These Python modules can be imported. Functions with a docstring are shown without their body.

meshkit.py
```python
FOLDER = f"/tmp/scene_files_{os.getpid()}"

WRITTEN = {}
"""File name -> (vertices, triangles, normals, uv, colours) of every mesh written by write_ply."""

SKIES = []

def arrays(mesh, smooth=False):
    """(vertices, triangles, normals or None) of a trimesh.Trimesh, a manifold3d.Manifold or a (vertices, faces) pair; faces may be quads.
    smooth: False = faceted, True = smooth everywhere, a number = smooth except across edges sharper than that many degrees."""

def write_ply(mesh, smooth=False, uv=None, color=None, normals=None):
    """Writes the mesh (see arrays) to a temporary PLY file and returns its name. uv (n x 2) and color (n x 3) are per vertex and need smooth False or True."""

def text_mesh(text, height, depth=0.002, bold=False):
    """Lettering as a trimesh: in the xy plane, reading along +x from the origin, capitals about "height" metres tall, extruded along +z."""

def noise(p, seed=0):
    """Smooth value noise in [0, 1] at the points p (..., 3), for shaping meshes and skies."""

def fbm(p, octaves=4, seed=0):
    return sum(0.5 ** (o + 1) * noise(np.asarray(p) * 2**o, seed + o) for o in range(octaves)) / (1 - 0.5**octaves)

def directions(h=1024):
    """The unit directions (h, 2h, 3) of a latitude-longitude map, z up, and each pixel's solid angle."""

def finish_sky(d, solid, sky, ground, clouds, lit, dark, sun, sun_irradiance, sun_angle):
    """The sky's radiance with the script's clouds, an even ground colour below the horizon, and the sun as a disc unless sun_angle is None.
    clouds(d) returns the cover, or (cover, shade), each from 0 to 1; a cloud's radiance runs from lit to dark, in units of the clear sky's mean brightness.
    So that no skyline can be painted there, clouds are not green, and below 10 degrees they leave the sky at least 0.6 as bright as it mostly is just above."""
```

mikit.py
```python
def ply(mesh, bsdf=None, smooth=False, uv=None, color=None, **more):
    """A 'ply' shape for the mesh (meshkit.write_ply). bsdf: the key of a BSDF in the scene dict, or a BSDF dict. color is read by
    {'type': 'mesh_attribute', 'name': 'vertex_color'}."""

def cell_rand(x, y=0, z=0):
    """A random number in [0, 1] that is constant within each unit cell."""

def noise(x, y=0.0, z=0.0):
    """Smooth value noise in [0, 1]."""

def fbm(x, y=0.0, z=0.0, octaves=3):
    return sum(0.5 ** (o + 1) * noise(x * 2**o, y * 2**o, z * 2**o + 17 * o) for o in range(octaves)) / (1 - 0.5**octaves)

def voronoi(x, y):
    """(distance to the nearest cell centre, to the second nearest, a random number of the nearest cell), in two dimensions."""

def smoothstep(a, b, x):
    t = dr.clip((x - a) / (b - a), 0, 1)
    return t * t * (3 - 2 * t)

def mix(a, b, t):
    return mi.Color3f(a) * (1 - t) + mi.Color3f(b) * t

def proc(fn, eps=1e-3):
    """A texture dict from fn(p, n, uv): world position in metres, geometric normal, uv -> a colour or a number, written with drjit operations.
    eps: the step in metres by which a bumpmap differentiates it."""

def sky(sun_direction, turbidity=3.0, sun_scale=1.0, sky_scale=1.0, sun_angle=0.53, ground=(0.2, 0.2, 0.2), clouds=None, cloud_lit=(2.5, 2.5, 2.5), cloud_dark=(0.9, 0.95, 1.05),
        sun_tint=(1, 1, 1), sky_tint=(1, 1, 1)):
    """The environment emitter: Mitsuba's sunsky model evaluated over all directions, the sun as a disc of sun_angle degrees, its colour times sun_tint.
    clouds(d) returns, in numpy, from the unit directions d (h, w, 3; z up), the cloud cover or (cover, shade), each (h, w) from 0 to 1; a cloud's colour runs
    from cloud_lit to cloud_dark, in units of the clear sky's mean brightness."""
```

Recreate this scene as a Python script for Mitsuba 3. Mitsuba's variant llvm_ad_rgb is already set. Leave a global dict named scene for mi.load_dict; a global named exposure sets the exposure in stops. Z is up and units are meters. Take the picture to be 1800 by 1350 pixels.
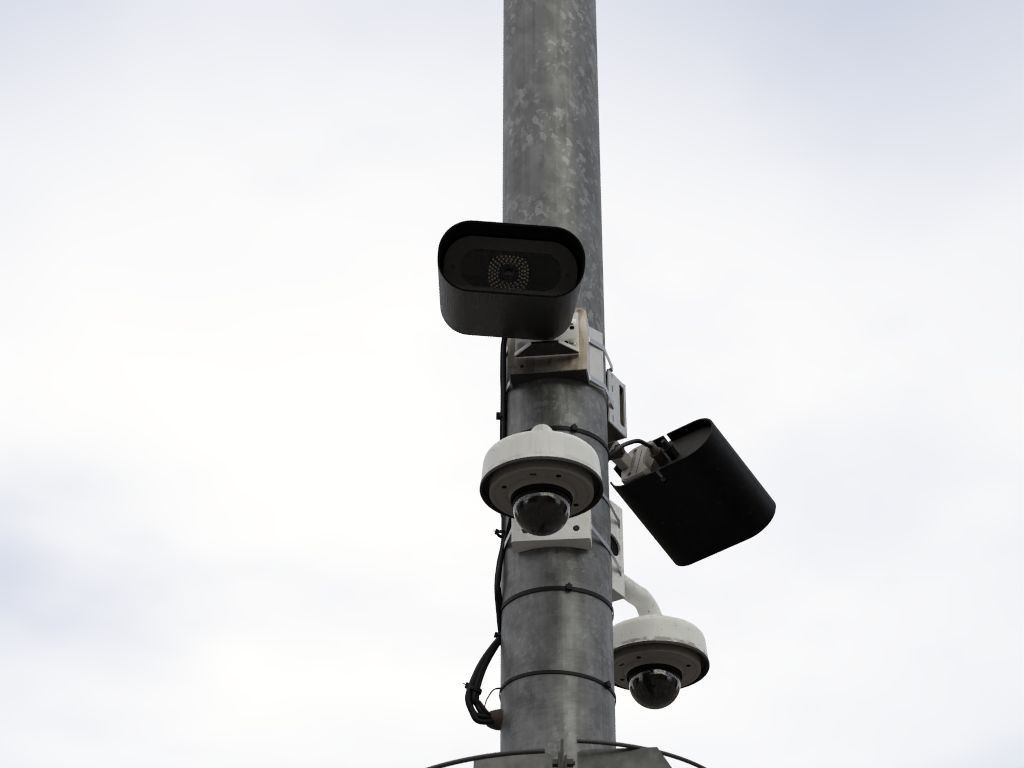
import math, random
import numpy as np, trimesh, manifold3d as m3, shapely
from shapely.geometry import Polygon, Point, box as sbox
from scipy.spatial.transform import Rotation as Ro
import drjit as dr
import mitsuba as mi
import mikit, meshkit

random.seed(7)
rng = np.random.default_rng(7)
T = mi.ScalarTransform4f
scene, labels = {}, {}

# ------------------------------------------------------------------ camera, sky, exposure
EYE, PITCH = np.array([0.0, 0.0, 1.6]), math.radians(33)
AIM = EYE + np.array([0, math.cos(PITCH), math.sin(PITCH)])
scene['camera'] = {'type': 'thinlens', 'fov': 2 * math.degrees(math.atan(900 / 4200)), 'fov_axis': 'x', 'aperture_radius': 0.0055, 'focus_distance': 4.7,
                   'near_clip': 0.05, 'far_clip': 3000.0, 'to_world': T().look_at(origin=EYE.tolist(), target=AIM.tolist(), up=[0, 0, 1])}
exposure = 2.42


def cloud_cover(d):
    """Bright thin overcast, thinner here and there so that pale blue comes through."""
    q = d / np.maximum(d[..., 2:3], 0.12)
    q = np.stack([q[..., 0], q[..., 1], 0 * q[..., 0]], -1)
    big = meshkit.fbm(q * 0.55 + [5.48, 9.59, 0.4], 3, seed=4)
    fine = meshkit.fbm(q * 2.1 + [1.3, 0.2, 5.0], 4, seed=9)
    mott = meshkit.fbm(q * 4.6 + [0.7, 3.3, 1.0], 5, seed=13)
    thin = np.clip((big * 0.7 + fine * 0.3 - 0.46) * 3.2, 0, 1)
    az, el = np.degrees(np.arctan2(d[..., 0], d[..., 1])), np.degrees(np.arcsin(np.clip(d[..., 2], -1, 1)))
    def gap(a, e, wa, we, s):
        wob = (fine - 0.5) * 1.4
        return s * np.exp(-(((az - a) / wa) ** 2 + ((el - e) / we) ** 2) ** (1 + 0.3 * wob) * (1 + wob))
    near = np.exp(-((az / 27) ** 2 + ((el - 33) / 17) ** 2) ** 2)
    thin = thin * (1 - near) + gap(-15.0, 28.6, 4.2, 2.0, 0.10) + gap(9, 44, 11, 5.0, 0.16)
    shade = np.clip((meshkit.fbm(q * 1.1 + [9, 2, 2], 4, seed=21) - 0.42) * 1.0, 0, 0.5) * (1 - near) + near * (np.clip((fine - 0.40) * 0.5, 0, 0.15) + np.clip((mott - 0.40) * 0.55, 0, 0.17)) + gap(-15.0, 28.4, 5.0, 2.3, 0.50) * np.clip((mott - 0.2) * 1.9, 0.2, 1.3) + gap(11, 43.5, 11, 5.6, 0.52) + gap(-4, 44, 10, 3.4, 0.22) + gap(-17, 43.5, 6, 6.0, 0.62) + gap(17, 22.5, 6, 5, 0.20) + gap(-15, 22.0, 5, 2.2, 0.14)
    return np.clip(1 - 0.85 * thin, 0, 1), np.clip(shade, 0, 1)


scene['sky'] = mikit.sky([0.34, -0.86, 0.41], turbidity=2.6, sun_scale=0.19, sun_angle=48, sky_scale=1.0, ground=(0.12, 0.112, 0.102), clouds=cloud_cover,
                         cloud_lit=(2.77, 2.75, 2.70), cloud_dark=(1.55, 1.66, 2.08), sun_tint=(0.76, 1.0, 1.30))

# ------------------------------------------------------------------ materials
AX = np.array([0.0838, 4.0])          # where the pole stands


def mat(key, **kw):
    scene[key] = {'type': 'twosided', 'bsdf': {'type': 'principled', **kw}}


def rgb(*c):
    return {'type': 'rgb', 'value': list(c)}


def zinc(p, n, uv):
    a = dr.atan2(p.x - 0.0838, 4.0 - p.y) * 0.105
    z = p.z
    wx = mikit.fbm(a * 90, z * 90, 1.0, 3) - 0.5
    wz = mikit.fbm(a * 90 + 9.1, z * 90 + 4.2, 5.0, 3) - 0.5
    u, v = a + wx * 0.013 + 0.25 * z, z + wz * 0.013
    _, _, r1 = mikit.voronoi(u * 88, v * 62)
    u2, v2 = a + wx * 0.008 - 0.3 * z, z + wz * 0.008
    _, _, r2 = mikit.voronoi(u2 * 190 + 31, v2 * 150 + 7)
    _, _, r3 = mikit.voronoi((a + wx * 0.02) * 70 + 3, (z + 0.35 * a + wz * 0.02) * 42 + 12)
    zone = mikit.fbm(a * 14 + 5, z * 9, 2.0, 2)
    high = mikit.smoothstep(3.95, 4.3, z)
    keep = mikit.smoothstep(0.34, 0.54, zone) * (0.62 + 0.38 * high)
    tone1, tone2 = 0.55 + 0.9 * mikit.cell_rand(r1 * 5000), 0.5 + 0.9 * mikit.cell_rand(r2 * 7000)
    big = mikit.smoothstep(0.865, 0.88, r1) * keep * tone1
    small = mikit.smoothstep(0.885, 0.905, r2) * keep * tone2
    soft = (r3 - 0.5) * 0.26
    cloud = mikit.fbm(a * 26, z * 17, 8.0, 4) - 0.5
    streak = mikit.fbm(a * 34, z * 420, 3.0, 2) - 0.5
    brush = mikit.fbm(a * 70 + z * 60, z * 260 - a * 90, 9.0, 3) - 0.5
    drip = mikit.fbm(a * 220, z * 5, 6.0, 3) - 0.5
    low = 1 - high
    g = 0.162 * (1 + soft + (0.50 + 0.45 * low) * cloud + (0.08 + 0.12 * low) * streak + 0.30 * low * brush + (0.10 + 0.12 * low) * drip) + 0.085 * dr.maximum(big, 0.85 * small)
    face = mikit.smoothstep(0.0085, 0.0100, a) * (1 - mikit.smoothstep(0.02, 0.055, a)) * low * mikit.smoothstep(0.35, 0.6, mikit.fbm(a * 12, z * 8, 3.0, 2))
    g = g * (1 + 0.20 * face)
    run = mikit.smoothstep(0.60, 0.72, mikit.fbm(a * 110 + 2, z * 3.2, 4.0, 2)) * mikit.smoothstep(0.3, 0.6, mikit.fbm(a * 20, z * 12, 7.0, 2))
    g = g * (1 - 0.16 * run)
    seam = dr.exp(-dr.square((a - 0.0092) / 0.0012)) * 0.028 * (mikit.fbm(a * 10, z * 50, 4.0, 2) * 1.6)
    g = dr.maximum(g + seam, 0.03)
    return mi.Color3f(g * 0.975, g * 0.985, g * 1.005)


def zinc_rough(p, n, uv):
    a = dr.atan2(p.x - 0.0838, 4.0 - p.y) * 0.105
    return 0.40 + 0.22 * mikit.fbm(a * 40, p.z * 30, 2.0, 3)


def zinc_bump(p, n, uv):
    a = dr.atan2(p.x - 0.0838, 4.0 - p.y) * 0.105
    return 0.0007 * mikit.fbm(a * 90, p.z * 60, 2.0, 4) + 0.0006 * mikit.fbm(a * 16, p.z * 11, 5.0, 2)


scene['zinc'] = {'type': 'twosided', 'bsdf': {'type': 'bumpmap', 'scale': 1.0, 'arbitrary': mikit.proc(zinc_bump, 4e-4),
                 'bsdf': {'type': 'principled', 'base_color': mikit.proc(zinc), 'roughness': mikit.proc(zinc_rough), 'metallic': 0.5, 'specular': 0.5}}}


def stain(p, n, uv):
    k = mikit.fbm(p.x * 30 + p.y * 23, p.z * 22, 3.0, 4)
    s = mikit.fbm(p.x * 200 + p.y * 170, p.z * 9, 1.0, 2) - 0.5
    spot = mikit.smoothstep(0.72, 0.78, mikit.fbm(p.x * 140, p.y * 140, p.z * 140, 3))
    c = mikit.mix((0.40, 0.325, 0.255), (0.52, 0.48, 0.44), mikit.smoothstep(0.36, 0.64, k)) * (1 + 0.12 * s)
    run = mikit.smoothstep(0.52, 0.70, mikit.fbm(p.x * 60 + p.y * 50, p.z * 12, 8.0, 3))
    return c * (1 - 0.45 * spot) * (1 - 0.38 * run)


mat('stainless', base_color=mikit.proc(stain), roughness=0.42, metallic=0.85, specular=0.5)
mat('stainless_lit', base_color=rgb(0.62, 0.60, 0.58), roughness=0.45, metallic=0.7)  # paler copy for side flanges: light from the right put into the colour
mat('bright_steel', base_color=rgb(0.66, 0.65, 0.64), roughness=0.33, metallic=0.9)
mat('strap_steel', base_color=rgb(0.44, 0.44, 0.45), roughness=0.38, metallic=0.9)
mat('dull_steel', base_color=rgb(0.04, 0.038, 0.037), roughness=0.5, metallic=0.5)


def wing(p, n, uv):
    k = mikit.fbm(p.x * 25, p.y * 25, p.z * 25, 4)
    c = mikit.fbm(p.x * 120, p.y * 120, p.z * 40, 3)
    return mikit.mix((0.06, 0.06, 0.063), (0.12, 0.117, 0.117), mikit.smoothstep(0.3, 0.7, k)) * (0.75 + 0.5 * c)


mat('grey_steel', base_color=mikit.proc(wing), roughness=0.45, metallic=0.4)
mat('dark_wire', base_color=rgb(0.03, 0.028, 0.026), roughness=0.5)


def white(p, n, uv):
    k = mikit.fbm(p.x * 22, p.y * 22, p.z * 30, 4)
    older = mikit.smoothstep(0.16, 0.18, p.x)                   # the lower dome and its mount are dirtier
    f = mikit.fbm(p.x * 150, p.y * 150, p.z * 150, 3)
    speck = mikit.smoothstep(0.80, 0.83, f + 0.035 * older)
    rim = mikit.smoothstep(0.011, 0.004, dr.abs(p.z - 3.7575 + 0.040 * older))
    crust = rim * mikit.smoothstep(0.40, 0.62, mikit.fbm(p.x * 85, p.y * 85, p.z * 140, 4)) * (0.25 + 0.45 * older)
    drip = mikit.smoothstep(0.60, 0.75, mikit.fbm(p.x * 120, p.y * 120, p.z * 9, 3)) * (0.05 + 0.10 * older)
    c = mikit.mix((0.71, 0.705, 0.69), (0.79, 0.785, 0.775), k)
    c = c * (1 - 0.55 * speck) * (1 - drip)
    return mikit.mix(c, (0.20, 0.16, 0.125), crust)


mat('white_paint', base_color=mikit.proc(white), roughness=0.42, specular=0.4)
mat('white_plastic', base_color=rgb(0.29, 0.27, 0.255), roughness=0.5)
mat('grey_cast', base_color=rgb(0.25, 0.235, 0.22), roughness=0.5)
mat('shade_black', base_color=rgb(0.010, 0.010, 0.012), roughness=0.55, specular=0.2)


def dusty(p, n, uv):
    k = mikit.fbm(p.x * 60, p.y * 60, p.z * 60, 4)
    speck = mikit.smoothstep(0.83, 0.86, mikit.fbm(p.x * 190, p.y * 190, p.z * 190, 3))
    return mikit.mix((0.0035, 0.0035, 0.004), (0.006, 0.0058, 0.006), mikit.smoothstep(0.4, 0.7, k)) + mi.Color3f(0.12 * speck)


mat('shade_body', base_color=mikit.proc(dusty), roughness=0.46, specular=0.08)
mat('bezel_black', base_color=rgb(0.17, 0.164, 0.16), roughness=0.55, specular=0.3)
mat('plate_black', base_color=rgb(0.026, 0.023, 0.021), roughness=0.6, specular=0.25)
mat("deep_black", base_color=rgb(0.004, 0.004, 0.005), roughness=0.65, specular=0.1)
mat('board_green', base_color=rgb(0.006, 0.011, 0.011), roughness=0.6, specular=0.1)
mat('lens_black', base_color=rgb(0.01, 0.01, 0.012), roughness=0.08, specular=0.6, clearcoat=1.0, clearcoat_gloss=0.95)
mat('diode', base_color=rgb(0.99, 0.86, 0.66), roughness=0.4, specular=0.8, metallic=0.1)
mat('rubber', base_color=rgb(0.008, 0.008, 0.010), roughness=0.5, specular=0.18)
mat('rim_dark', base_color=rgb(0.022, 0.019, 0.017), roughness=0.7)  # near black; in the rim gap it stands in for shadow


def rust(p, n, uv):
    k = mikit.fbm(p.x * 90, p.y * 90, p.z * 90, 4)
    return mikit.mix((0.020, 0.014, 0.011), (0.075, 0.045, 0.032), k)


mat('brown_rubber', base_color=mikit.proc(rust), roughness=0.7)
scene['pane'] = {'type': 'thindielectric', 'int_ior': 1.5, 'specular_transmittance': 0.96, 'specular_reflectance': 0.5}
scene['smoked'] = {'type': 'thindielectric', 'int_ior': 1.5, 'specular_transmittance': 0.14, 'specular_reflectance': 0.85}


def paving(p, n, uv):
    k = mikit.fbm(p.x * 1.3, p.y * 1.3, 0.0, 4)
    f = mikit.fbm(p.x * 40, p.y * 40, 0.0, 3)
    return mikit.mix((0.095, 0.087, 0.078), (0.14, 0.13, 0.118), k) * (0.8 + 0.4 * f)


mat('asphalt', base_color=mikit.proc(paving), roughness=0.85)

# ------------------------------------------------------------------ helpers


def thing(key, label, cat, group=None):
    labels[key] = {'label': label, 'category': cat}
    if group:
        labels[key]['group'] = group
    return key


def put(key, mesh, m, smooth=30, label=None, kind=None):
    base, n = key, 0
    while key in scene:
        n += 1
        key = f'{base}_{n:03d}'
    scene[key] = mikit.ply(mesh, m, smooth=smooth)
    if label or kind:
        labels.setdefault(key, {})
        if label:
            labels[key]['label'] = label
        if kind:
            labels[key]['kind'] = kind
    return key


def tm(x):
    if isinstance(x, m3.Manifold):
        m = x.to_mesh()
        return trimesh.Trimesh(np.array(m.vert_properties[:, :3]), np.array(m.tri_verts), process=False)
    return x


def cat(ms):
    return trimesh.util.concatenate([tm(m) for m in ms])


def moved(mesh, M):
    mesh = tm(mesh).copy()
    mesh.apply_transform(M)
    return mesh


def mat4(R=np.eye(3), t=(0, 0, 0)):
    M = np.eye(4)
    M[:3, :3], M[:3, 3] = R, t
    return M


def around(azimuth, z=0.0, tilt=0.0):
    """A frame on the pole's axis: -y points out of the pole at that azimuth (0 towards the street side, 90 to the right)."""
    return mat4(Ro.from_euler('zx', [azimuth, tilt], degrees=True).as_matrix() if tilt else Ro.from_euler('z', azimuth, degrees=True).as_matrix(), [AX[0], AX[1], z])


def bx(x0, x1, y0, y1, z0, z1):
    return m3.Manifold.cube([x1 - x0, y1 - y0, z1 - z0]).translate([x0, y0, z0])


def cyl(p, q, r, r2=None, seg=24):
    p, q = np.array(p, float), np.array(q, float)
    d = q - p
    h = np.linalg.norm(d)
    c = m3.Manifold.cylinder(h, r, r if r2 is None else r2, seg)
    R, _ = Ro.align_vectors([d / h], [[0, 0, 1]])
    return c.transform(np.c_[R.as_matrix(), p])


def rbox(x0, x1, y0, y1, z0, z1, r, seg=8):
    """A box with rounded edges."""
    s = m3.Manifold.sphere(r, seg)
    return m3.Manifold.batch_hull([s.translate([x, y, z]) for x in (x0 + r, x1 - r) for y in (y0 + r, y1 - r) for z in (z0 + r, z1 - r)])


def prism(poly, h, axis='z'):
    """A shapely polygon in (x, y) [axis z] or (x, z) [axis y, extruded towards +y] as a Manifold."""
    polys = getattr(poly, 'geoms', [poly])
    rings = []
    for g in polys:
        g = shapely.geometry.polygon.orient(g)
        rings.append(np.array(g.exterior.coords)[:-1])
        rings += [np.array(i.coords)[:-1] for i in g.interiors]
    m = m3.CrossSection(rings, m3.FillRule.EvenOdd).extrude(h)
    if axis == 'y':
        m = m.transform(np.array([[1, 0, 0, 0], [0, 0, -1, h], [0, 1, 0, 0]], float))
    return m


def lathe(prof, seg=96):
    return trimesh.creation.revolve(np.array(prof, float), sections=seg)


def spline(pts, n=12):
    """Catmull-Rom through the points."""
    P = np.array(pts, float)
    P = np.vstack([2 * P[0] - P[1], P, 2 * P[-1] - P[-2]])
    out = []
    for i in range(1, len(P) - 2):
        for t in np.linspace(0, 1, n, endpoint=False):
            a, b, c, d = P[i - 1:i + 3]
            out.append(0.5 * (2 * b + (c - a) * t + (2 * a - 5 * b + 4 * c - d) * t * t + (3 * b - a - 3 * c + d) * t ** 3))
    return np.array(out + [P[-2]])


def tube(path, r, sides=14, closed=False):
    p = np.asarray(path, float)
    t = (np.roll(p, -1, 0) - np.roll(p, 1, 0)) if closed else np.gradient(p, axis=0)
    t /= np.linalg.norm(t, axis=1, keepdims=True)
    a = np.cross(t[0], [0.31, 0.2, 0.93])
    a /= np.linalg.norm(a)
    fr = []
    for k in range(len(p)):
        a = a - t[k] * (a @ t[k])
        a /= np.linalg.norm(a)
        fr.append((a, np.cross(t[k], a)))
    r = np.broadcast_to(r, (len(p),))
    ang = np.arange(sides) * 2 * np.pi / sides
    v = np.array([p[k] + r[k] * (np.cos(ang)[:, None] * fr[k][0] + np.sin(ang)[:, None] * fr[k][1]) for k in range(len(p))]).reshape(-1, 3)
    n = len(p)
    f = []
    for i in range(n if closed else n - 1):
        for j in range(sides):
            A, B, C, D = i * sides + j, i * sides + (j + 1) % sides, ((i + 1) % n) * sides + (j + 1) % sides, ((i + 1) % n) * sides + j
            f += [[A, B, C], [A, C, D]]
    if not closed:
        for e, flip in ((0, 1), (n - 1, 0)):
            c = len(v)
            v = np.vstack([v, p[e]])
            for j in range(sides):
                q = [c, e * sides + j, e * sides + (j + 1) % sides]
                f.append(q[::-1] if flip else q)
    m = trimesh.Trimesh(v, np.array(f), process=False)
    m.fix_normals()
    return m


def strip(path2, z0, z1, thick, wav=0.0):
    """A closed flat band (steel strap, cable tie) that follows a shapely ring."""
    ring = Polygon(path2)
    return prism(ring.buffer(thick, join_style=1, quad_segs=4).difference(ring), z1 - z0).translate([0, 0, z0])


def hexbolt(p, n, r=0.006, h=0.005, washer=True):
    p, n = np.array(p, float), np.array(n, float)
    head = cyl(p, p + n * h, r, r * 0.96, 6)
    out = [head]
    if washer:
        out.append(cyl(p - n * 0.0002, p + n * 0.0012, r * 1.45, None, 20))
    return cat(out)


# ------------------------------------------------------------------ ground
g = trimesh.creation.box([4000, 4000, 0.5])
g.apply_translation([0, 0, -0.25])
put('ground', g, 'asphalt', False)
labels['ground'] = {'label': 'dark asphalt ground far below the cameras', 'category': 'ground', 'kind': 'structure'}

# ------------------------------------------------------------------ the street round the pole: all below the edge of the picture
for k_, c_ in (('brick_red', (0.16, 0.085, 0.06)), ('render_cream', (0.30, 0.27, 0.22)), ('brick_brown', (0.13, 0.10, 0.08))):
    mat(k_, base_color=rgb(*c_), roughness=0.85)
mat('slate', base_color=rgb(0.06, 0.06, 0.065), roughness=0.7)
mat('window_glass', base_color=rgb(0.03, 0.035, 0.04), roughness=0.1, specular=0.6)
rows = [(-34 + 17 * i, 36, 0) for i in range(5)] + [(34 - 17 * i, -27, 180) for i in range(5)] + [(-44, 18 - 18 * i, 90) for i in range(2)] + [(44, 18 - 18 * i, -90) for i in range(2)]
for i, (X, Y, rot) in enumerate(rows):
    key = 'street_building' if i == 0 else f'street_building_{i:03d}'
    labels[key] = {'label': 'flat-fronted street building out of sight below the picture edge', 'category': 'building', 'group': 'buildings round the street'}
    M = mat4(Ro.from_euler('z', rot, degrees=True).as_matrix(), [X, Y, 0])
    H = [14.2, 15.0, 14.6, 15.2, 14.0][i % 5] if rot == 0 else [13.0, 14.2, 12.6, 13.8, 13.2][i % 5] if rot == 180 else 16.5
    put(f'{key}__wall', moved(bx(-8.3, 8.3, 0, 9, 0.01, H), M), ['brick_red', 'render_cream', 'brick_brown'][i % 3], False)
    put(f'{key}__roof', moved(m3.Manifold.batch_hull([bx(-8.5, 8.5, -0.3, 9.3, H + 0.002, H + 0.15), bx(-8.5, 8.5, 3.5, 5.5, H + 1.2, H + 1.5)]), M), 'slate', False)
    for fz in (1.2, 4.4, 7.4, 10.4):
        for x in (-5.4, -1.8, 1.8, 5.4):
            put(f'{key}__window', moved(bx(x - 0.6, x + 0.6, -0.05, -0.004, fz, fz + 1.7), M), 'window_glass', False)

# ------------------------------------------------------------------ the pole


def pole_r(z):
    return 0.1052 - (z - 3.37) * 0.00135


pole = thing('steel_pole', 'tall tapering galvanised steel pole with pale zinc blotches, carrying all the cameras', 'pole')
zs = np.linspace(0.0, 8.0, 41)
sh = lathe([[0, 0]] + [[pole_r(z), z] for z in zs] + [[0.0, 8.0]], 160)
sh.apply_translation([AX[0], AX[1], 0])
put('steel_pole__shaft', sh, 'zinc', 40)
fl = lathe([[pole_r(0) + 0.0005, 0.002], [0.21, 0.002], [0.21, 0.022], [pole_r(0) + 0.0005, 0.022]], 64)
fl.apply_translation([AX[0], AX[1], 0])
put('steel_pole__base_plate', fl, 'grey_steel', 30)

# ------------------------------------------------------------------ dome cameras


def make_dome(key, centre, spin, label):
    thing(key, label, 'security camera')
    M = mat4(Ro.from_euler('z', spin, degrees=True).as_matrix(), centre)
    P = lambda name, mesh, m, smooth=35, **k: put(f'{key}__{name}', moved(mesh, M), m, smooth, **k)
    shell = [[0.1058, 0.0012], [0.1072, 0.0], [0.1090, 0.0006], [0.1094, 0.0025], [0.1086, 0.006], [0.1070, 0.022], [0.1052, 0.043], [0.1042, 0.0525],
             [0.1020, 0.0600], [0.0975, 0.0655], [0.0900, 0.0695], [0.0675, 0.0745], [0.0665, 0.0815], [0.0640, 0.0850], [0.056, 0.0870], [0.040, 0.0879], [0.0, 0.0882], [0.0, 0.0725], [0.088, 0.0595], [0.0975, 0.048], [0.1058, 0.0012]]
    P('housing', lathe(shell, 128), 'white_paint', 28)
    P('rim_dark', lathe([[0.1057, 0.0022], [0.1035, 0.0035], [0.1022, 0.012], [0.0925, 0.014], [0.0925, 0.02], [0.1045, 0.021], [0.1057, 0.0022]], 96), 'rim_dark', 30, label='dark ring under the rim, painted for the shadow in the gap')  # dark ring drawn in place of the shadow inside the gap
    P('rim', lathe([[0.1098, 0.0052], [0.1101, 0.0008], [0.1092, -0.0012], [0.1066, -0.0012], [0.1052, 0.0005], [0.1056, 0.004], [0.1070, 0.0052], [0.1098, 0.0052]], 128), 'rim_dark', 40, label='dark lip')  # darker strip along the bottom edge of the shell
    # face plate with two fine joints
    zp = -0.0085
    prof = [[0.0925, 0.016], [0.0925, zp + 0.0012], [0.0915, zp], [0.0845, zp], [0.0842, zp + 0.0012], [0.0836, zp + 0.0012], [0.0833, zp], [0.0622, zp], [0.0618, zp + 0.0012], [0.0608, zp + 0.0012], [0.0604, zp],
            [0.0588, zp - 0.0010], [0.0566, zp - 0.0075], [0.0556, zp - 0.0090], [0.0548, zp - 0.0085], [0.0545, 0.006], [0.0, 0.006], [0.0, 0.016], [0.0925, 0.016]]
    P('face_plate', lathe(prof, 120), 'white_plastic', 25)
    for a in (158, 66, -30, -120):
        c = np.array([math.cos(math.radians(a)), -math.sin(math.radians(a)), 0])
        P('face_plate__screw', cat([cyl(c * 0.0715 + [0, 0, zp - 0.0006], c * 0.0715 + [0, 0, zp + 0.004], 0.0047, None, 20), cyl(c * 0.0715 + [0, 0, zp - 0.0012], c * 0.0715 + [0, 0, zp + 0.001], 0.0030, None, 6)]), 'deep_black', 30)
    P('face_plate__label_slot', rbox(-0.022, -0.010, -0.0735, -0.0675, zp - 0.0005, zp + 0.002, 0.0005), 'plate_black', 30)
    P('bubble_ring', lathe([[0.0546, 0.004], [0.0549, zp - 0.0085], [0.0545, zp - 0.0155], [0.0535, zp - 0.0165], [0.0526, zp - 0.0160], [0.0522, 0.004], [0.0546, 0.004]], 96), 'deep_black', 30)
    t = np.linspace(0, np.pi / 2, 40)
    R0, zc = 0.0515, -0.0335
    dome = lathe([[R0 * math.sin(x), zc - R0 * math.cos(x)] for x in t] + [[R0, zc + 0.012], [R0, -0.004]], 96)
    P('bubble', dome, 'smoked', True, label='smoked glass dome with bright sky glints')
    core = cat([trimesh.creation.icosphere(5, 0.0510).apply_translation([0, 0, zc]), cyl([0, 0, zc], [0, 0, -0.0045], 0.0511, None, 96)])
    P('camera_module', core, 'deep_black', True)
    Mi = np.linalg.inv(M)[:3, :3]
    look = Mi @ np.array([0.05, -0.78, -0.62])
    look /= np.linalg.norm(look)
    o = np.array([0, 0, zc])
    P('camera_module__lens', cat([cyl(o + look * 0.030, o + look * 0.0490, 0.0150, 0.0125, 40), cyl(o + look * 0.0490, o + look * 0.0512, 0.0075, 0.0060, 32)]), 'lens_black', 30)


make_dome('dome_camera', [0.0525, 3.658, 3.750], 0, 'white dome camera at the front of the pole, just below the upper black camera')
make_dome('dome_camera_001', [0.2820, 4.283, 3.710], -52, 'white dome camera hanging lowest, on a curved arm to the right of the pole')

# ------------------------------------------------------------------ mounts of the domes


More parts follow.
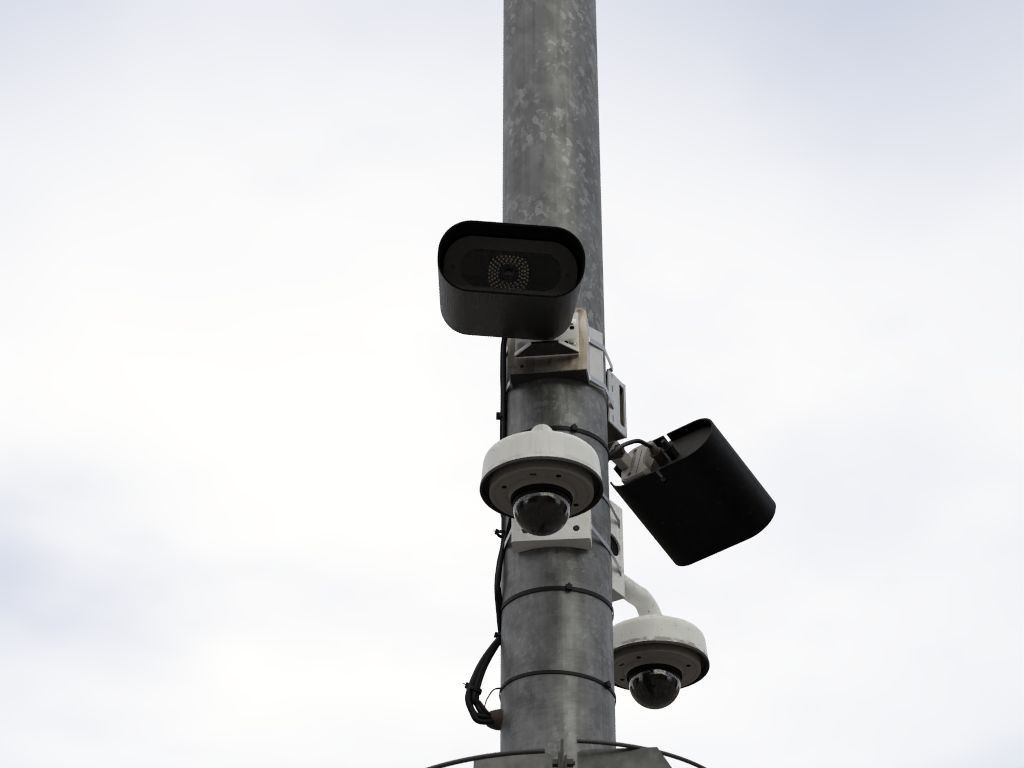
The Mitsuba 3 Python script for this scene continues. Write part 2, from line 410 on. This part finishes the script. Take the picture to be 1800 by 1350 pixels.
def make_dome_mount(key, az, z0, z1, dome, label):
    thing(key, label, 'camera mount')
    M = around(az)
    hw, out = 0.0735, 0.131
    r = pole_r(z0)
    top = [(-hw, -0.084), (-hw, -out + 0.003), (-hw + 0.003, -out), (hw - 0.003, -out), (hw, -out + 0.003), (hw, -0.084), (0.036, -0.0995), (0.0, -r - 0.0005), (-0.036, -0.0995)]
    outline = Polygon(top).buffer(-0.0015).buffer(0.0015)
    body = prism(outline, z1 - z0).translate([0, 0, z0])
    cut = []
    zm = (z0 + z1) / 2
    for s in (-1, 1):
        for dz in (3.802 - zm, 3.9075 - zm):
            cut.append(bx(min(s * (hw - 0.008), s * (hw + 0.01)), max(s * (hw - 0.008), s * (hw + 0.01)), -0.1185, -0.1110, zm + dz - 0.011, zm + dz + 0.011))
        cut.append(m3.Manifold.cylinder(0.03, 1, 1, 40).scale([0.023, 0.033, 1]).rotate([0, 90, 0]).translate([s * hw - 0.015, -0.0840, zm]))
    # the front leans back towards the top and the foot
    cut.append(bx(-1, 1, -0.2, 0, -0.2, 0).rotate([-62, 0, 0]).translate([0, -out + 0.012, z1 + 0.006]).translate([0, -0.013, 0]))
    body = body - prism(outline.buffer(-0.0045), z1 - z0 - 0.014).translate([0, 0, z0 + 0.007])
    for c in cut[:-1]:
        body = body - c
    put(f'{key}__body', moved(body, M), 'white_paint', 25)
    put(f'{key}__hollow_shade', moved(prism(outline.buffer(-0.0058), z1 - z0 - 0.018).translate([0, 0, z0 + 0.009]), M), 'deep_black', 20)  # black fill standing for the shade inside the hollow mount
    for sx in (-1, 1):
        for zz in (z0 + 0.022, z1 - 0.022):
            put(f'{key}__bolt', moved(cat([cyl([sx * 0.0475, -out - 0.0006, zz], [sx * 0.0475, -out + 0.003, zz], 0.0062, None, 24), cyl([sx * 0.0475, -out - 0.0014, zz], [sx * 0.0475, -out, zz], 0.0042, 0.0046, 6)]), M), 'plate_black', 30, label='recessed dark bolt')
    # gooseneck: out of the plate, then down into the dome
    Mi = np.linalg.inv(M)
    d = (Mi @ np.r_[dome, 1])[:3]
    ztop = d[2] + 0.085
    za = ztop + 0.052
    reach = -d[1]
    b = 0.050
    path = [[d[0] * 0.2, -out + 0.003, za], [d[0] * 0.4, -out - 0.03, za], [d[0] * 0.7, -(reach - b - 0.02), za]]
    for t in np.linspace(0, 90, 9):
        path.append([d[0], -(reach - b + b * math.sin(math.radians(t))), za - b + b * math.cos(math.radians(t))])
    path.append([d[0], d[1], ztop + 0.001])
    path = spline(path, 6)
    k = np.linspace(0, 1, len(path))
    arm = tube(path, 0.0205 + 0.0050 * np.clip((k - 0.45) / 0.5, 0, 1), 32)
    fl = cyl([0, -out + 0.001, za], [0, -out - 0.008, za], 0.040, 0.036, 40)
    put(f'{key}__arm', moved(arm, M), 'white_paint', 40)
    put(f'{key}__collar', moved(lathe([[0.0262, 0.0], [0.0322, 0.0], [0.0328, 0.0015], [0.0322, 0.0085], [0.0312, 0.0095], [0.0262, 0.0095], [0.0262, 0.0]], 48).apply_translation([d[0], d[1], ztop + 0.0035]), M), 'white_paint', 30)
    put(f'{key}__flange', moved(fl, M), 'white_paint', 35)


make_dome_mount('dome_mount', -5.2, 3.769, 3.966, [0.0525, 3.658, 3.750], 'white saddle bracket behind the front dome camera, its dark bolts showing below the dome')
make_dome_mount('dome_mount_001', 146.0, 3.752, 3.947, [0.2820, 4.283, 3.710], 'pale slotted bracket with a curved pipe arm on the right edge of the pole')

# ------------------------------------------------------------------ stainless brackets of the black cameras


def make_bracket(key, az, z0, z1, label, hw=0.077, out=0.130):
    thing(key, label, 'camera bracket')
    M = around(az)
    th = 0.003
    zm = (z0 + z1) / 2
    face = Polygon([(-hw, z0), (hw, z0), (hw, z1 - 0.008), (hw - 0.008, z1), (-hw + 0.008, z1), (-hw, z1 - 0.008)])
    plate = prism(face, th, 'y').translate([0, -out, 0])
    for x, z, r in ((hw - 0.014, z1 - 0.010, 0.0044), (-hw + 0.014, z1 - 0.010, 0.0044), (-0.050, z0 + 0.016, 0.0044), (0.0, z1 - 0.012, 0.005)):
        plate -= cyl([x, -out - 0.01, z], [x, -out + 0.01, z], r)
    put(f'{key}__front_plate', moved(plate, M), 'stainless', 20)
    wall_end = -math.sqrt(max(0.107 ** 2 - hw ** 2, 0.0)) - 0.003
    for s in (-1, 1):
        # wall, then a wing that leans on the pole
        if az < 90 and s > 0:
            pts = np.array([(hw - th, -out + th + 0.0003), (hw, -out + th + 0.0003), (hw + 0.0015, -0.078), (hw + 0.026, -0.050), (hw + 0.024, -0.0482), (hw - th + 0.0015, -0.0755)])
        else:
            pts = np.array([(hw - th, -out + th + 0.0003), (hw, -out + th + 0.0003), (hw + 0.0005, wall_end), (hw - th + 0.0005, wall_end)])
        pts[:, 0] *= s
        w = prism(Polygon(pts), z1 - z0 - 0.010).translate([0, 0, z0])
        ys = -0.0845 if az < 90 else -0.070
        for dz in (-0.052, -0.018, 0.018, 0.052):
            w -= bx(min(s * (hw - 0.02), s * (hw + 0.02)), max(s * (hw - 0.02), s * (hw + 0.02)), ys - 0.002, ys + 0.002, zm + dz - 0.0075, zm + dz + 0.0075)
        slot = m3.Manifold.batch_hull([cyl([s * (hw - 0.02), yy, zz], [s * (hw + 0.02), yy, zz], 0.0055) for zz in (zm - 0.043, zm + 0.041) for yy in (-0.1150, -0.1060)])
        if az > 90:
            w -= slot
        put(f'{key}__side_flange', moved(w, M), 'stainless_lit', 20)
    low = sbox(-hw + th + 0.0005, -out + th + 0.0005, hw - th - 0.0005, wall_end).difference(Point(0, 0).buffer(pole_r(z0) + 0.002, 48))
    put(f'{key}__bottom_shade_plate', moved(prism(low, th).translate([0, 0, z0 + 0.0006]), M), 'dull_steel', 20)  # dark sheet across the open channel, its inner shade put into the colour
    put(f'{key}__shade_lid', moved(prism(low, th).translate([0, 0, z1 - 0.0135]), M), 'stainless', 20)  # unseen lid added to keep skylight out of the bracket


make_bracket('pole_bracket', -6.6, 4.143, 4.288, 'stained stainless steel box bracket under the upper front camera')
make_bracket('pole_bracket_001', 149.5, 4.110, 4.243, 'stainless bracket with a long upright slot on the right side of the pole', 0.094, 0.128)

# ------------------------------------------------------------------ black cameras


def stadium(a, b, rc):
    return sbox(-a + rc, -b + rc, a - rc, b - rc).buffer(rc - 1e-6, quad_segs=24) if b - rc > 1e-5 else shapely.LineString([(-a + rc, 0), (a - rc, 0)]).buffer(b, quad_segs=32)


def ribbed(a, b, pitch=0.0052, amp=0.00024):
    ring = stadium(a, b, b - 0.0052).exterior
    n = int(ring.length / pitch)
    L = ring.length
    pts = []
    for i in range(n):
        for f_ in (0.0, 0.17, 0.33, 0.5, 0.67, 0.83):
            h = -abs(math.cos(math.pi * f_)) ** 3
            s = (i + f_) / n * L
            p = np.array(ring.interpolate(s).coords[0])
            q = np.array(ring.interpolate((s + 1e-4) % L).coords[0])
            t = (q - p) / max(np.linalg.norm(q - p), 1e-12)
            nrm = np.array([t[1], -t[0]])
            if nrm @ p < 0:
                nrm = -nrm
            pts.append(p + nrm * amp * h)
    return Polygon(pts)


def make_bullet(key, pos, eul, L, recess, az, zbase, label):
    thing(key, label, 'security camera')
    R = Ro.from_euler('ZXY', np.radians(eul)).as_matrix()
    M = mat4(R, pos)
    P = lambda name, mesh, m, smooth=30, **k: put(f'{key}__{name}', moved(mesh, M), m, smooth, **k)
    a, b, th = 0.1297, 0.0640, 0.0038
    inner = stadium(a - th, b - th, b - th - 0.006)
    shell = prism(ribbed(a, b).difference(inner), L, 'y')
    # rear edge: a bolt slot on top and below, a notch for the arm on the left
    for z in (-b, b):
        shell -= m3.Manifold.batch_hull([cyl([0, -0.01, z - 0.012], [0, -0.01, z + 0.012], 0.0045), cyl([0, 0.030, z - 0.012], [0, 0.030, z + 0.012], 0.0045)])
    shell -= bx(-a - 0.01, -a + 0.045, -0.01, 0.062, -0.0235, 0.0235)
    P('sunshield', shell, 'shade_body', 40)
    for z, s in ((-b, -1), (b, 1)):
        P('sunshield__screw', cat([cyl([0, 0.024, s * (b - 0.012)], [0, 0.024, s * (b + 0.0018)], 0.0036, None, 20), cyl([0, 0.024, s * (b - 0.012)], [0, 0.024, s * (b + 0.0006)], 0.0058, None, 20)]), 'dull_steel', 30)
    yb = L - recess                                             # front face of the body
    back = stadium(a - th - 0.003, b - th - 0.002, b - th - 0.009)
    body = prism(back, yb - 0.05, 'y').translate([0, 0.035, 0]) - bx(-a, -0.040, 0.0, 0.075, -0.03, 0.03)
    P('body', body, 'deep_black', 30)
    rear = prism(back, 0.012, 'y').translate([0, 0.0195, 0]) - bx(-a, -0.045, 0, 0.1, -0.052, 0.052)
    P('rear_plate', rear, 'plate_black', 30)
    for x, z in ((0.112, 0.010), (0.112, -0.016), (0.020, -0.048)):
        P('rear_plate__screw', cyl([x, 0.0175, z], [x, 0.022, z], 0.0028, None, 16), 'dull_steel', 30)
    # bezel and window
    opening = stadium(0.0905, 0.0345, 0.0315)
    bez = prism(stadium(a - th - 0.006, b - th - 0.003, b - th - 0.009).difference(opening), 0.012, 'y').translate([0, yb - 0.012, 0])
    for x in (-0.1045, 0.1045):
        bez -= cyl([x, yb - 0.006, -0.003], [x, yb + 0.01, -0.003], 0.0046)
    P('bezel', bez, 'bezel_black', 20)
    pane = prism(stadium(0.0902, 0.0342, 0.0312), 0.0004, 'y')
    v = np.array(stadium(0.0902, 0.0342, 0.0312).exterior.coords)[:-1]
    pm = trimesh.creation.triangulate_polygon(Polygon(v), engine='earcut')
    pm = trimesh.Trimesh(np.c_[pm[0][:, 0], np.full(len(pm[0]), yb - 0.0045), pm[0][:, 1]], pm[1], process=False)
    P('window', pm, 'pane', False)
    P('window_recess', prism(stadium(0.0904, 0.0344, 0.0314), 0.002, 'y').translate([0, yb - 0.0155, 0]), 'board_green', 30)
    cx, cz = 0.003, -0.0042
    P('window_recess', bx(0.042, 0.0895, yb - 0.0134, yb - 0.0122, -0.012, 0.030), 'plate_black', 20)
    P('lens', cat([cyl([cx, yb - 0.014, cz], [cx, yb - 0.0064, cz], 0.0172, 0.0166, 40)]), 'deep_black', 35)
    P('lens__front_glass', lathe([[0, 0.0034], [0.006, 0.0026], [0.0108, 0.0], [0.0, -0.001]], 40).apply_transform(mat4(Ro.from_euler('x', -90, degrees=True).as_matrix(), [cx, yb - 0.0062, cz])), 'lens_black', 35)
    leds = []
    for k, n in enumerate((17, 21, 26, 30)):
        rr = 0.0205 + 0.0052 * k
        for i in range(n):
            t = 2 * math.pi * (i + 0.5 * (k % 2)) / n
            e = (abs(math.cos(t)) ** 3.2 + abs(math.sin(t)) ** 3.2) ** (-1 / 3.2)
            x, z = rr * e * math.cos(t) * 0.96, rr * e * math.sin(t) * 0.86
            if abs(z + cz) < 0.0325:
                s = trimesh.creation.icosphere(2, 0.0021)
                s.vertices *= [1, 0.8, 1]
                s.apply_translation([cx + x, yb - 0.0132, cz + z])
                leds.append(s)
    P('diode_array', cat(leds), 'diode', True, kind='stuff', label='rings of small pale infrared diodes round the lens')
    # short flourish printed under the window
    marks = []
    for x0, z0, x1, z1 in ((0.010, -0.0475, 0.004, -0.0405), (0.004, -0.0475, -0.002, -0.0405), (0.0065, -0.044, 0.001, -0.0438)):
        marks.append(tube(spline([[x0, yb + 0.0001, z0], [(x0 + x1) / 2 - 0.0006, yb + 0.0001, (z0 + z1) / 2], [x1, yb + 0.0001, z1]], 4), 0.0005, 6))
    xs = np.linspace(0.001, -0.0115, 26)
    marks.append(tube(np.c_[xs, np.full(26, yb + 0.0001), -0.0462 + 0.0011 * np.sin(np.arange(26) * 1.35)], 0.0004, 6))
    P('bezel__lettering', cat(marks), 'deep_black', 40)
    # cast foot that closes the rear on the arm's side, with raised lettering
    foot = Polygon([(-0.088, -0.050), (-0.094, -0.020), (-0.094, 0.020), (-0.088, 0.050), (-0.074, 0.0565), (-0.030, 0.0565), (-0.022, 0.044), (-0.034, 0.022), (-0.038, 0.0), (-0.034, -0.024), (-0.022, -0.046), (-0.030, -0.0565), (-0.074, -0.0565)]).buffer(0.004).buffer(-0.004)
    body = prism(foot, 0.034, 'y').translate([0, -0.005, 0]) + prism(foot.buffer(-0.0025), 0.0025, 'y').translate([0, -0.0072, 0])
    for z in (-0.0405, 0.0405):
        body -= m3.Manifold.batch_hull([cyl([-0.0690, -0.02, z - 0.002], [-0.0690, -0.001, z - 0.002], 0.0050), cyl([-0.0690, -0.02, z + 0.002], [-0.0690, -0.001, z + 0.002], 0.0050)])
    P('mount_foot', body, 'grey_cast', 25, label='pale grey cast foot with raised lettering')
    raised = []
    z = -0.031
    r2 = random.Random(5)
    while z < 0.031:                                            # illegible raised letters in the photograph: upright strokes with crossbars
        raised.append(bx(-0.0705, -0.0615, -0.0081, -0.006, z, z + 0.0011))
        if r2.random() < 0.75:
            x = r2.uniform(-0.0700, -0.0630)
            raised.append(bx(x, x + 0.0012, -0.0081, -0.006, z + 0.0008, z + 0.0035))
        z += r2.choice((0.0030, 0.0038, 0.0046))
    P('mount_foot__lettering', cat(raised), 'grey_cast', 20)
    z, small = -0.050, []
    while z < 0.030:
        w = r2.uniform(0.001, 0.0030)
        small.append(bx(-0.0498, -0.0480, -0.0076, -0.006, z, z + w))
        z += w + 0.0009
    P('mount_foot__lettering', cat(small), 'plate_black', 20)
    for z in (-0.0405, 0.0405):
        P('mount_foot__screw', cyl([-0.0690, -0.004, z], [-0.0690, 0.0, z], 0.0042, None, 16), 'dull_steel', 30)
    # cable glands on the rear plate
    for x, z, r in ((-0.007, -0.004, 0.0130), (0.024, -0.006, 0.0120)):
        P('rear_plate__cable_gland', cat([cyl([x, -0.006, z], [x, 0.022, z], r, None, 6), cyl([x, -0.020, z], [x, -0.006, z], r * 0.55, r * 0.95, 18), cyl([x, -0.009, z], [x, -0.005, z], r * 1.08, None, 20), cyl([x, -0.026, z], [x, -0.018, z], r * 0.42, r * 0.6, 14)]), 'brown_rubber' if x < 0 else 'rubber', 30)
    # arm from the bracket through the notch to the foot
    B = around(az)
    hw = 0.062
    bp = rbox(-hw, hw, -0.1352, -0.1304, zbase, zbase + 0.098, 0.0012)
    holes = [(0.037, zbase + 0.028), (-0.037, zbase + 0.026), (0.049, zbase + 0.062), (-0.049, zbase + 0.062)]
    for x, z in holes:
        bp -= cyl([x, -0.15, z], [x, -0.12, z], 0.0050)
        put(f'{key}__base_plate__hole_shade', moved(cyl([x, -0.1336, z], [x, -0.1306, z], 0.0049, None, 20), B), 'deep_black', 30)  # black plug painted as the darkness inside each hole
    put(f'{key}__base_plate', moved(bp, B), 'white_paint', 25)
    shelf = Polygon([(-hw, -0.1354), (hw, -0.1354), (hw, -0.140), (0.026, -0.178), (-0.026, -0.178), (-hw, -0.140)])
    sh = prism(shelf, 0.005).translate([0, 0, zbase + 0.001])
    for x in (-0.018, 0.0, 0.018):
        sh -= cyl([x, -0.166, zbase - 0.1], [x, -0.166, zbase + 0.1], 0.0035)
    put(f'{key}__gusset', moved(sh, B), 'dull_steel', 25)
    for s in (-1, 1):
        q0, q1 = np.array([s * (hw + 0.0003), -0.1402]), np.array([s * 0.0262, -0.1782])
        w = shapely.LineString([q0, q1]).buffer(0.0012, cap_style=2)
        put(f'{key}__gusset__lip', moved(prism(w, 0.007).translate([0, 0, zbase + 0.0005]), B), 'white_paint', 25)
    for x, z in ((0.050, zbase + 0.029), (-0.050, zbase + 0.027), (0.049, zbase + 0.0745), (-0.049, zbase + 0.0745)):
        put(f'{key}__base_plate__bolt', moved(hexbolt([x, -0.1352, z], [0, -1, 0], 0.0062, 0.0050), B), 'bright_steel', 25)
    s0 = (B @ [0, -0.1352, zbase + 0.062, 1])[:3]
    s1 = (M @ [-0.088, 0.006, 0.014, 1])[:3]
    d = s1 - s0
    u = d / np.linalg.norm(d)
    side = np.cross(u, [0, 0, 1])
    side /= np.linalg.norm(side)
    up = np.cross(side, u)
    def slab(q, w, h, r=0.004):
        return [m3.Manifold.sphere(r, 10).translate((q + side * i * (w - r) + up * j * (h - r)).tolist()) for i in (-1, 1) for j in (-1, 1)]
    n = int(max(2, 4))
    armm = m3.Manifold.batch_hull(slab(s0, 0.016, 0.026) + slab(s0 + d * 0.45, 0.012, 0.020)) + m3.Manifold.batch_hull(slab(s0 + d * 0.45, 0.012, 0.020) + slab(s1, 0.009, 0.018))
    put(f'{key}__arm', armm, 'grey_cast', 30)
    pv = s0 + d * 0.58 - np.array([0, 0, 0.012])
    put(f'{key}__pivot', cat([cyl(pv - side * 0.020, pv + side * 0.020, 0.0145, None, 28), cyl(pv - side * 0.026, pv + side * 0.026, 0.009, None, 6)]), 'plate_black', 30)
    return M


M1 = make_bullet('bullet_camera', [-0.0093, 3.8003, 4.2498], [181.18, -24.45, -3.66], 0.448, 0.098, -6.6, 4.176, 'black hooded camera facing the viewer, small diodes round its lens, topmost on the pole')
M2 = make_bullet('bullet_camera_001', [0.3097, 4.2499, 4.1898], [-39.77, -23.70, -4.76], 0.2392, 0.060, 149.5, 4.121, 'black ribbed camera seen from behind and below, right of the pole')

# ------------------------------------------------------------------ steel straps


def loop(points, z):
    ring = shapely.MultiPoint(points).convex_hull.union(Point(AX[0], AX[1]).buffer(pole_r(z) + 0.0012, 64)).convex_hull
    return ring.exterior.coords


def at(az, x, y):
    return tuple((around(az) @ [x, y, 0, 1])[:2])


for za, zb, lab in ((4.236, 4.248, 'upper steel strap tying the two stainless brackets to the pole'), (4.146, 4.158, 'lower steel strap tying the two stainless brackets to the pole')):
    k = 'steel_strap' if 'steel_strap' not in labels else f'steel_strap_{sum(x.startswith("steel_strap") for x in labels):03d}'
    pts = [at(-6.6, s * 0.0787, -0.0845) for s in (-1, 1)] + [at(-6.6, 0.1045, -0.0492)] + [at(149.5, s * 0.0955, -0.070) for s in (-1, 1)]
    thing(k, lab, 'strap', 'steel straps round the pole')
    put(k, strip(loop(pts, za), za, zb, 0.0012), 'strap_steel', 20)
for za, zb, lab in ((3.903, 3.912, 'upper thin steel strap running to the slotted bracket on the right'), (3.797, 3.807, 'lower thin steel strap from the front saddle bracket to the slotted bracket')):
    k = f'steel_strap_{sum(x.startswith("steel_strap") for x in labels):03d}'
    pts = [at(-5.2, s * 0.0745, -0.114) for s in (-1, 1)] + [at(146, s * 0.0745, -0.114) for s in (-1, 1)]
    thing(k, lab, 'strap', 'steel straps round the pole')
    put(k, strip(loop(pts, za), za, zb, 0.0011), 'strap_steel', 20)

# ------------------------------------------------------------------ cable ties round the pole


def make_tie(z, h, head_az, label, tilt=(0, 0), tail=None):
    n = sum(x == 'cable_tie' or x.startswith('cable_tie_') for x in labels)
    key = 'cable_tie' if n == 0 else f'cable_tie_{n:03d}'
    thing(key, label, 'cable tie')
    r = pole_r(z) + 0.0010
    ring = prism(Point(0, 0).buffer(r + 0.0016, 64).difference(Point(0, 0).buffer(r, 64)), h).translate([0, 0, -h / 2])
    Rt = Ro.from_euler('xy', tilt, degrees=True).as_matrix()
    M = mat4(Rt, [AX[0], AX[1], z])
    put(f'{key}__band', moved(ring, M), 'rubber', 30)
    Hm = M @ mat4(Ro.from_euler('z', head_az, degrees=True).as_matrix())
    head = rbox(-0.0058, 0.0058, -r - 0.0085, -r - 0.0002, -h / 2 - 0.0015, h / 2 + 0.0015, 0.0010) + bx(-0.0015, 0.0025, -r - 0.0072, -r - 0.0045, h / 2, h / 2 + 0.005)
    put(f'{key}__head', moved(head, Hm), 'rubber', 25)
    return key


make_tie(4.029, 0.0085, 19, 'black cable tie round the pole just above the front dome camera')
make_tie(3.681, 0.0080, 11, 'black cable tie round the pole below the front saddle bracket')
t2 = make_tie(3.510, 0.0062, 55, 'lowest black cable tie round the pole, its tail reaching left to the cable entry', (0, 3.4))
put(f'{t2}__tail', tube(spline([[-0.0205, 3.985, 3.522], [-0.034, 3.965, 3.5085], [-0.0455, 3.965, 3.490], [-0.0495, 3.968, 3.478], [-0.0500, 3.970, 3.472]], 8), np.linspace(0.0014, 0.0006, 33), 8), 'rubber', 40)

# ------------------------------------------------------------------ cables on the left edge
CG = 'black cables down the left edge of the pole'


def cable(pts, r, label, group=CG):
    n = sum(x == 'cable' or (x.startswith('cable_') and x[6:].isdigit()) for x in labels)
    key = 'cable' if n == 0 else f'cable_{n:03d}'
    thing(key, label, 'cable', group)
    put(key, tube(spline(pts, 10), r, 14), 'rubber', 60)


main = [[-0.0175, 3.935, 4.253], [-0.0195, 3.955, 4.19], [-0.0185, 3.96, 4.145], [-0.0195, 3.965, 4.06], [-0.0190, 3.97, 3.95], [-0.0160, 3.972, 3.835], [-0.0250, 3.972, 3.775], [-0.0292, 3.972, 3.726], [-0.0255, 3.985, 3.676], [-0.0215, 3.995, 3.64]]
bundle = [[-0.0250, 3.998, 3.625], [-0.0400, 3.982, 3.594], [-0.0560, 3.970, 3.558], [-0.0690, 3.962, 3.518], [-0.0745, 3.960, 3.487]]
off = lambda P, dx, dy: [[x + dx, y + dy, z] for x, y, z in P]
ends = [([[-0.0725, 3.960, 3.462], [-0.0640, 3.962, 3.4475], [-0.0500, 3.968, 3.4460], [-0.036, 3.978, 3.452]], -0.0060, -0.004, 0.0052),
        ([[-0.0735, 3.962, 3.470], [-0.0650, 3.964, 3.4585], [-0.0500, 3.970, 3.4570], [-0.036, 3.980, 3.4585]], -0.0010, 0.004, 0.0050),
        ([[-0.0640, 3.964, 3.478], [-0.0570, 3.966, 3.4655], [-0.0480, 3.972, 3.4590], [-0.036, 3.982, 3.460]], 0.0050, -0.003, 0.0046),
        ([[-0.0600, 3.966, 3.4830], [-0.0500, 3.970, 3.4700], [-0.0430, 3.975, 3.4640], [-0.036, 3.984, 3.464]], 0.0100, 0.004, 0.0045)]
loops = ('lowest of the black cables looping into the brown cable entry, rounding the outer bend', 'second lowest black cable looping into the brown cable entry, just inside the outer one',
         'black cable dropping steeply to the brown cable entry, third from below', 'uppermost black cable of the loop, slanting straight into the brown cable entry')
for (e, dx, dy, r), lab_b in zip(ends, loops):
    k = np.linspace(0.15, 1, len(bundle))
    top = [[-0.012 + dx * 0.1, 4.03 + dy, 3.66]]
    cable(top + [[x + dx * q, y + dy, z] for (x, y, z), q in zip(bundle, k)] + e, r, lab_b, 'looped cables at the cable entry')
cable([[0.02, 3.80, 4.262], [-0.005, 3.87, 4.262]] + main + [[-0.012, 4.03, 3.60]], 0.0042, 'outer black cable running down the left edge of the pole from the upper camera', None)
cable([[0.035, 3.82, 4.255], [0.0, 3.885, 4.25]] + off(main, 0.004, -0.009)[:-2] + [[-0.012, 4.01, 3.65], [-0.008, 4.04, 3.60]], 0.0038, 'inner black cable running down the left edge of the pole', None)
cable([[0.030, 3.868, 3.93], [0.0085, 3.878, 3.885], [0.0035, 3.893, 3.858], [-0.0050, 3.925, 3.832], [-0.0150, 3.958, 3.800], [-0.0215, 3.966, 3.770], [-0.0250, 3.975, 3.720], [-0.018, 3.99, 3.672], [-0.010, 4.03, 3.62]], 0.0040, 'short black cable slanting from under the front dome camera to the left edge', None)
# ties on the bundles


def small_tie(c, axis, r, h, label, spike, tails=1):
    n = sum(x == 'cable_tie' or x.startswith('cable_tie_') for x in labels)
    key = f'cable_tie_{n:03d}'
    thing(key, label, 'cable tie')
    axis = np.array(axis, float) / np.linalg.norm(axis)
    R, _ = Ro.align_vectors([axis], [[0, 0, 1]])
    ring = m3.Manifold.cylinder(h, r + 0.0014, r + 0.0014, 28).translate([0, 0, -h / 2]) - m3.Manifold.cylinder(h * 2, r, r, 28).translate([0, 0, -h])
    put(f'{key}__band', moved(ring, mat4(R.as_matrix(), c)), 'rubber', 30)
    c, spike = np.array(c), np.array(spike, float)
    s = spike / np.linalg.norm(spike)
    side = np.cross(s, axis)
    side /= np.linalg.norm(side)
    head = m3.Manifold.batch_hull([m3.Manifold.sphere(0.0009, 8).translate((c + s * (r + a_) + side * b_ + axis * g_).tolist()) for a_ in (0.0005, 0.005) for b_ in (-0.003, 0.003) for g_ in (-h * 0.6, h * 0.6)])
    tail = cyl(c + s * (r + 0.004), c + spike, 0.0012, 0.0005, 8)
    put(f'{key}__head', cat([head, tail]), 'rubber', 25)


small_tie([-0.0172, 3.966, 3.8345], [0.2, 0, 1], 0.0100, 0.006, 'small black cable tie with a stub, on the left-edge cables beside the front saddle bracket', [-0.018, -0.004, 0.006])
small_tie([-0.0690, 3.9625, 3.5070], [0.35, -0.1, 1], 0.0128, 0.007, 'small black cable tie with a spike, round the looped cables at lower left', [-0.021, -0.003, 0.013])
small_tie([-0.0172, 3.9625, 4.098], [0, 0, 1], 0.0078, 0.010, 'small black cable tie on the left-edge cables above the front dome camera', [-0.013, -0.001, 0.0])
small_tie([-0.0200, 3.999, 3.636], [0.3, 0, 1], 0.0070, 0.006, 'small black cable tie where the cables leave the left edge of the pole', [-0.012, -0.001, 0.002])

# ------------------------------------------------------------------ cable entry
e = lathe([[0.0, 0.034], [0.008, 0.0335], [0.0125, 0.030], [0.0160, 0.024], [0.0185, 0.014], [0.0200, 0.004], [0.0235, 0.0], [0.0235, -0.02], [0.0, -0.02]], 40)
nn = meshkit.fbm(np.array(e.vertices) * 120, 3, seed=3)
e.vertices += np.array(e.vertices) * (nn[:, None] - 0.5) * 0.14
e.apply_transform(mat4(Ro.from_euler('y', -90, degrees=True).as_matrix(), [-0.0150, 3.990, 3.4610]))
thing('cable_gland', 'brown rubbery cable entry on the left side of the pole, near the bottom', 'cable entry')
put('cable_gland', e, 'brown_rubber', 50)

# cable of the right-hand camera: from its rear back to the pole
pg = (M2 @ [-0.007, -0.024, -0.004, 1])[:3]
thing('camera_lead', 'black lead arching from the rear of the right-hand black camera back to the pole', 'cable')
put('camera_lead', tube(spline([pg + [0.004, 0.005, 0], pg, [0.2800, 4.205, 4.1800], [0.2600, 4.185, 4.1780], [0.2365, 4.150, 4.1510], [0.2174, 4.100, 4.1110], [0.1990, 4.050, 4.0670], [0.1800, 4.055, 4.0480], [0.150, 4.11, 4.03]], 12), 0.0044, 14), 'rubber', 60)

# ------------------------------------------------------------------ collar at the foot of the picture
col = thing('climbing_guard', 'bolted steel collar with flat wings and bent wires round the pole at the lower edge', 'climbing guard')
B0 = around(0)
band = prism(Point(0, 0).buffer(0.1125, 48).difference(Point(0, 0).buffer(0.1062, 48)), 0.09).translate([0, 0, 3.17])
put('climbing_guard__collar', moved(band, B0), 'grey_steel', 30)
for x in (-0.0065, 0.0040):
    fl = bx(x, x + 0.0042, -0.297, -0.1135, 3.17, 3.268)
    fl -= bx(-1, 1, -0.2, 0.2, 0, 0.2).rotate([0, 0, 0]).translate([0, -0.32, 3.262]) if x > 0 else m3.Manifold()
    put('climbing_guard__clamp_flange', moved(fl, B0), 'dull_steel', 20)
put('climbing_guard__packing_plate', moved(bx(-0.0018, 0.0030, -0.294, -0.1135, 3.17, 3.2925), B0), 'dark_wire', 20)
bz, by = 3.2520, -0.286
for x0, x1, r, sg in ((-0.019, -0.0068, 0.0075, 6), (-0.026, -0.019, 0.0055, 20), (0.0086, 0.0190, 0.0080, 6), (-0.031, 0.022, 0.0036, 16)):
    put('climbing_guard__bolt', moved(cyl([x0, by, bz], [x1, by, bz], r, None, sg), B0), 'dark_wire', 25)
# wings: flat bars bent outwards, one each side of the clamp
wr = Polygon([(0.028, 3.10), (0.026, 3.268), (0.034, 3.274), (0.1605, 3.2765), (0.186, 3.235), (0.196, 3.10)])
wl = Polygon([(-0.018, 3.10), (-0.016, 3.262), (-0.024, 3.268), (-0.140, 3.256), (-0.148, 3.250), (-0.152, 3.10)])
for w, rot in ((wr, -2.0), (wl, 5.0)):
    m = moved(prism(w, 0.006, 'y'), mat4(Ro.from_euler('z', rot, degrees=True).as_matrix()))
    m.apply_translation([0, -0.292, 0])
    put('climbing_guard__wing', moved(m, B0), 'grey_steel', 20)
def arc(R, z, a0, a1, dz=0.0):
    return [[AX[0] + R * math.sin(t), AX[1] - R * math.cos(t), z + dz * (t - a0)] for t in np.linspace(a0, a1, 60)]
put('climbing_guard__wire', tube(arc(0.322, 3.2765, 0.078, 2.4), 0.0036, 12), 'dark_wire', 50)
put('climbing_guard__wire', tube(arc(0.369, 3.2375, -0.08, -2.2), 0.0042, 12), 'dark_wire', 50)
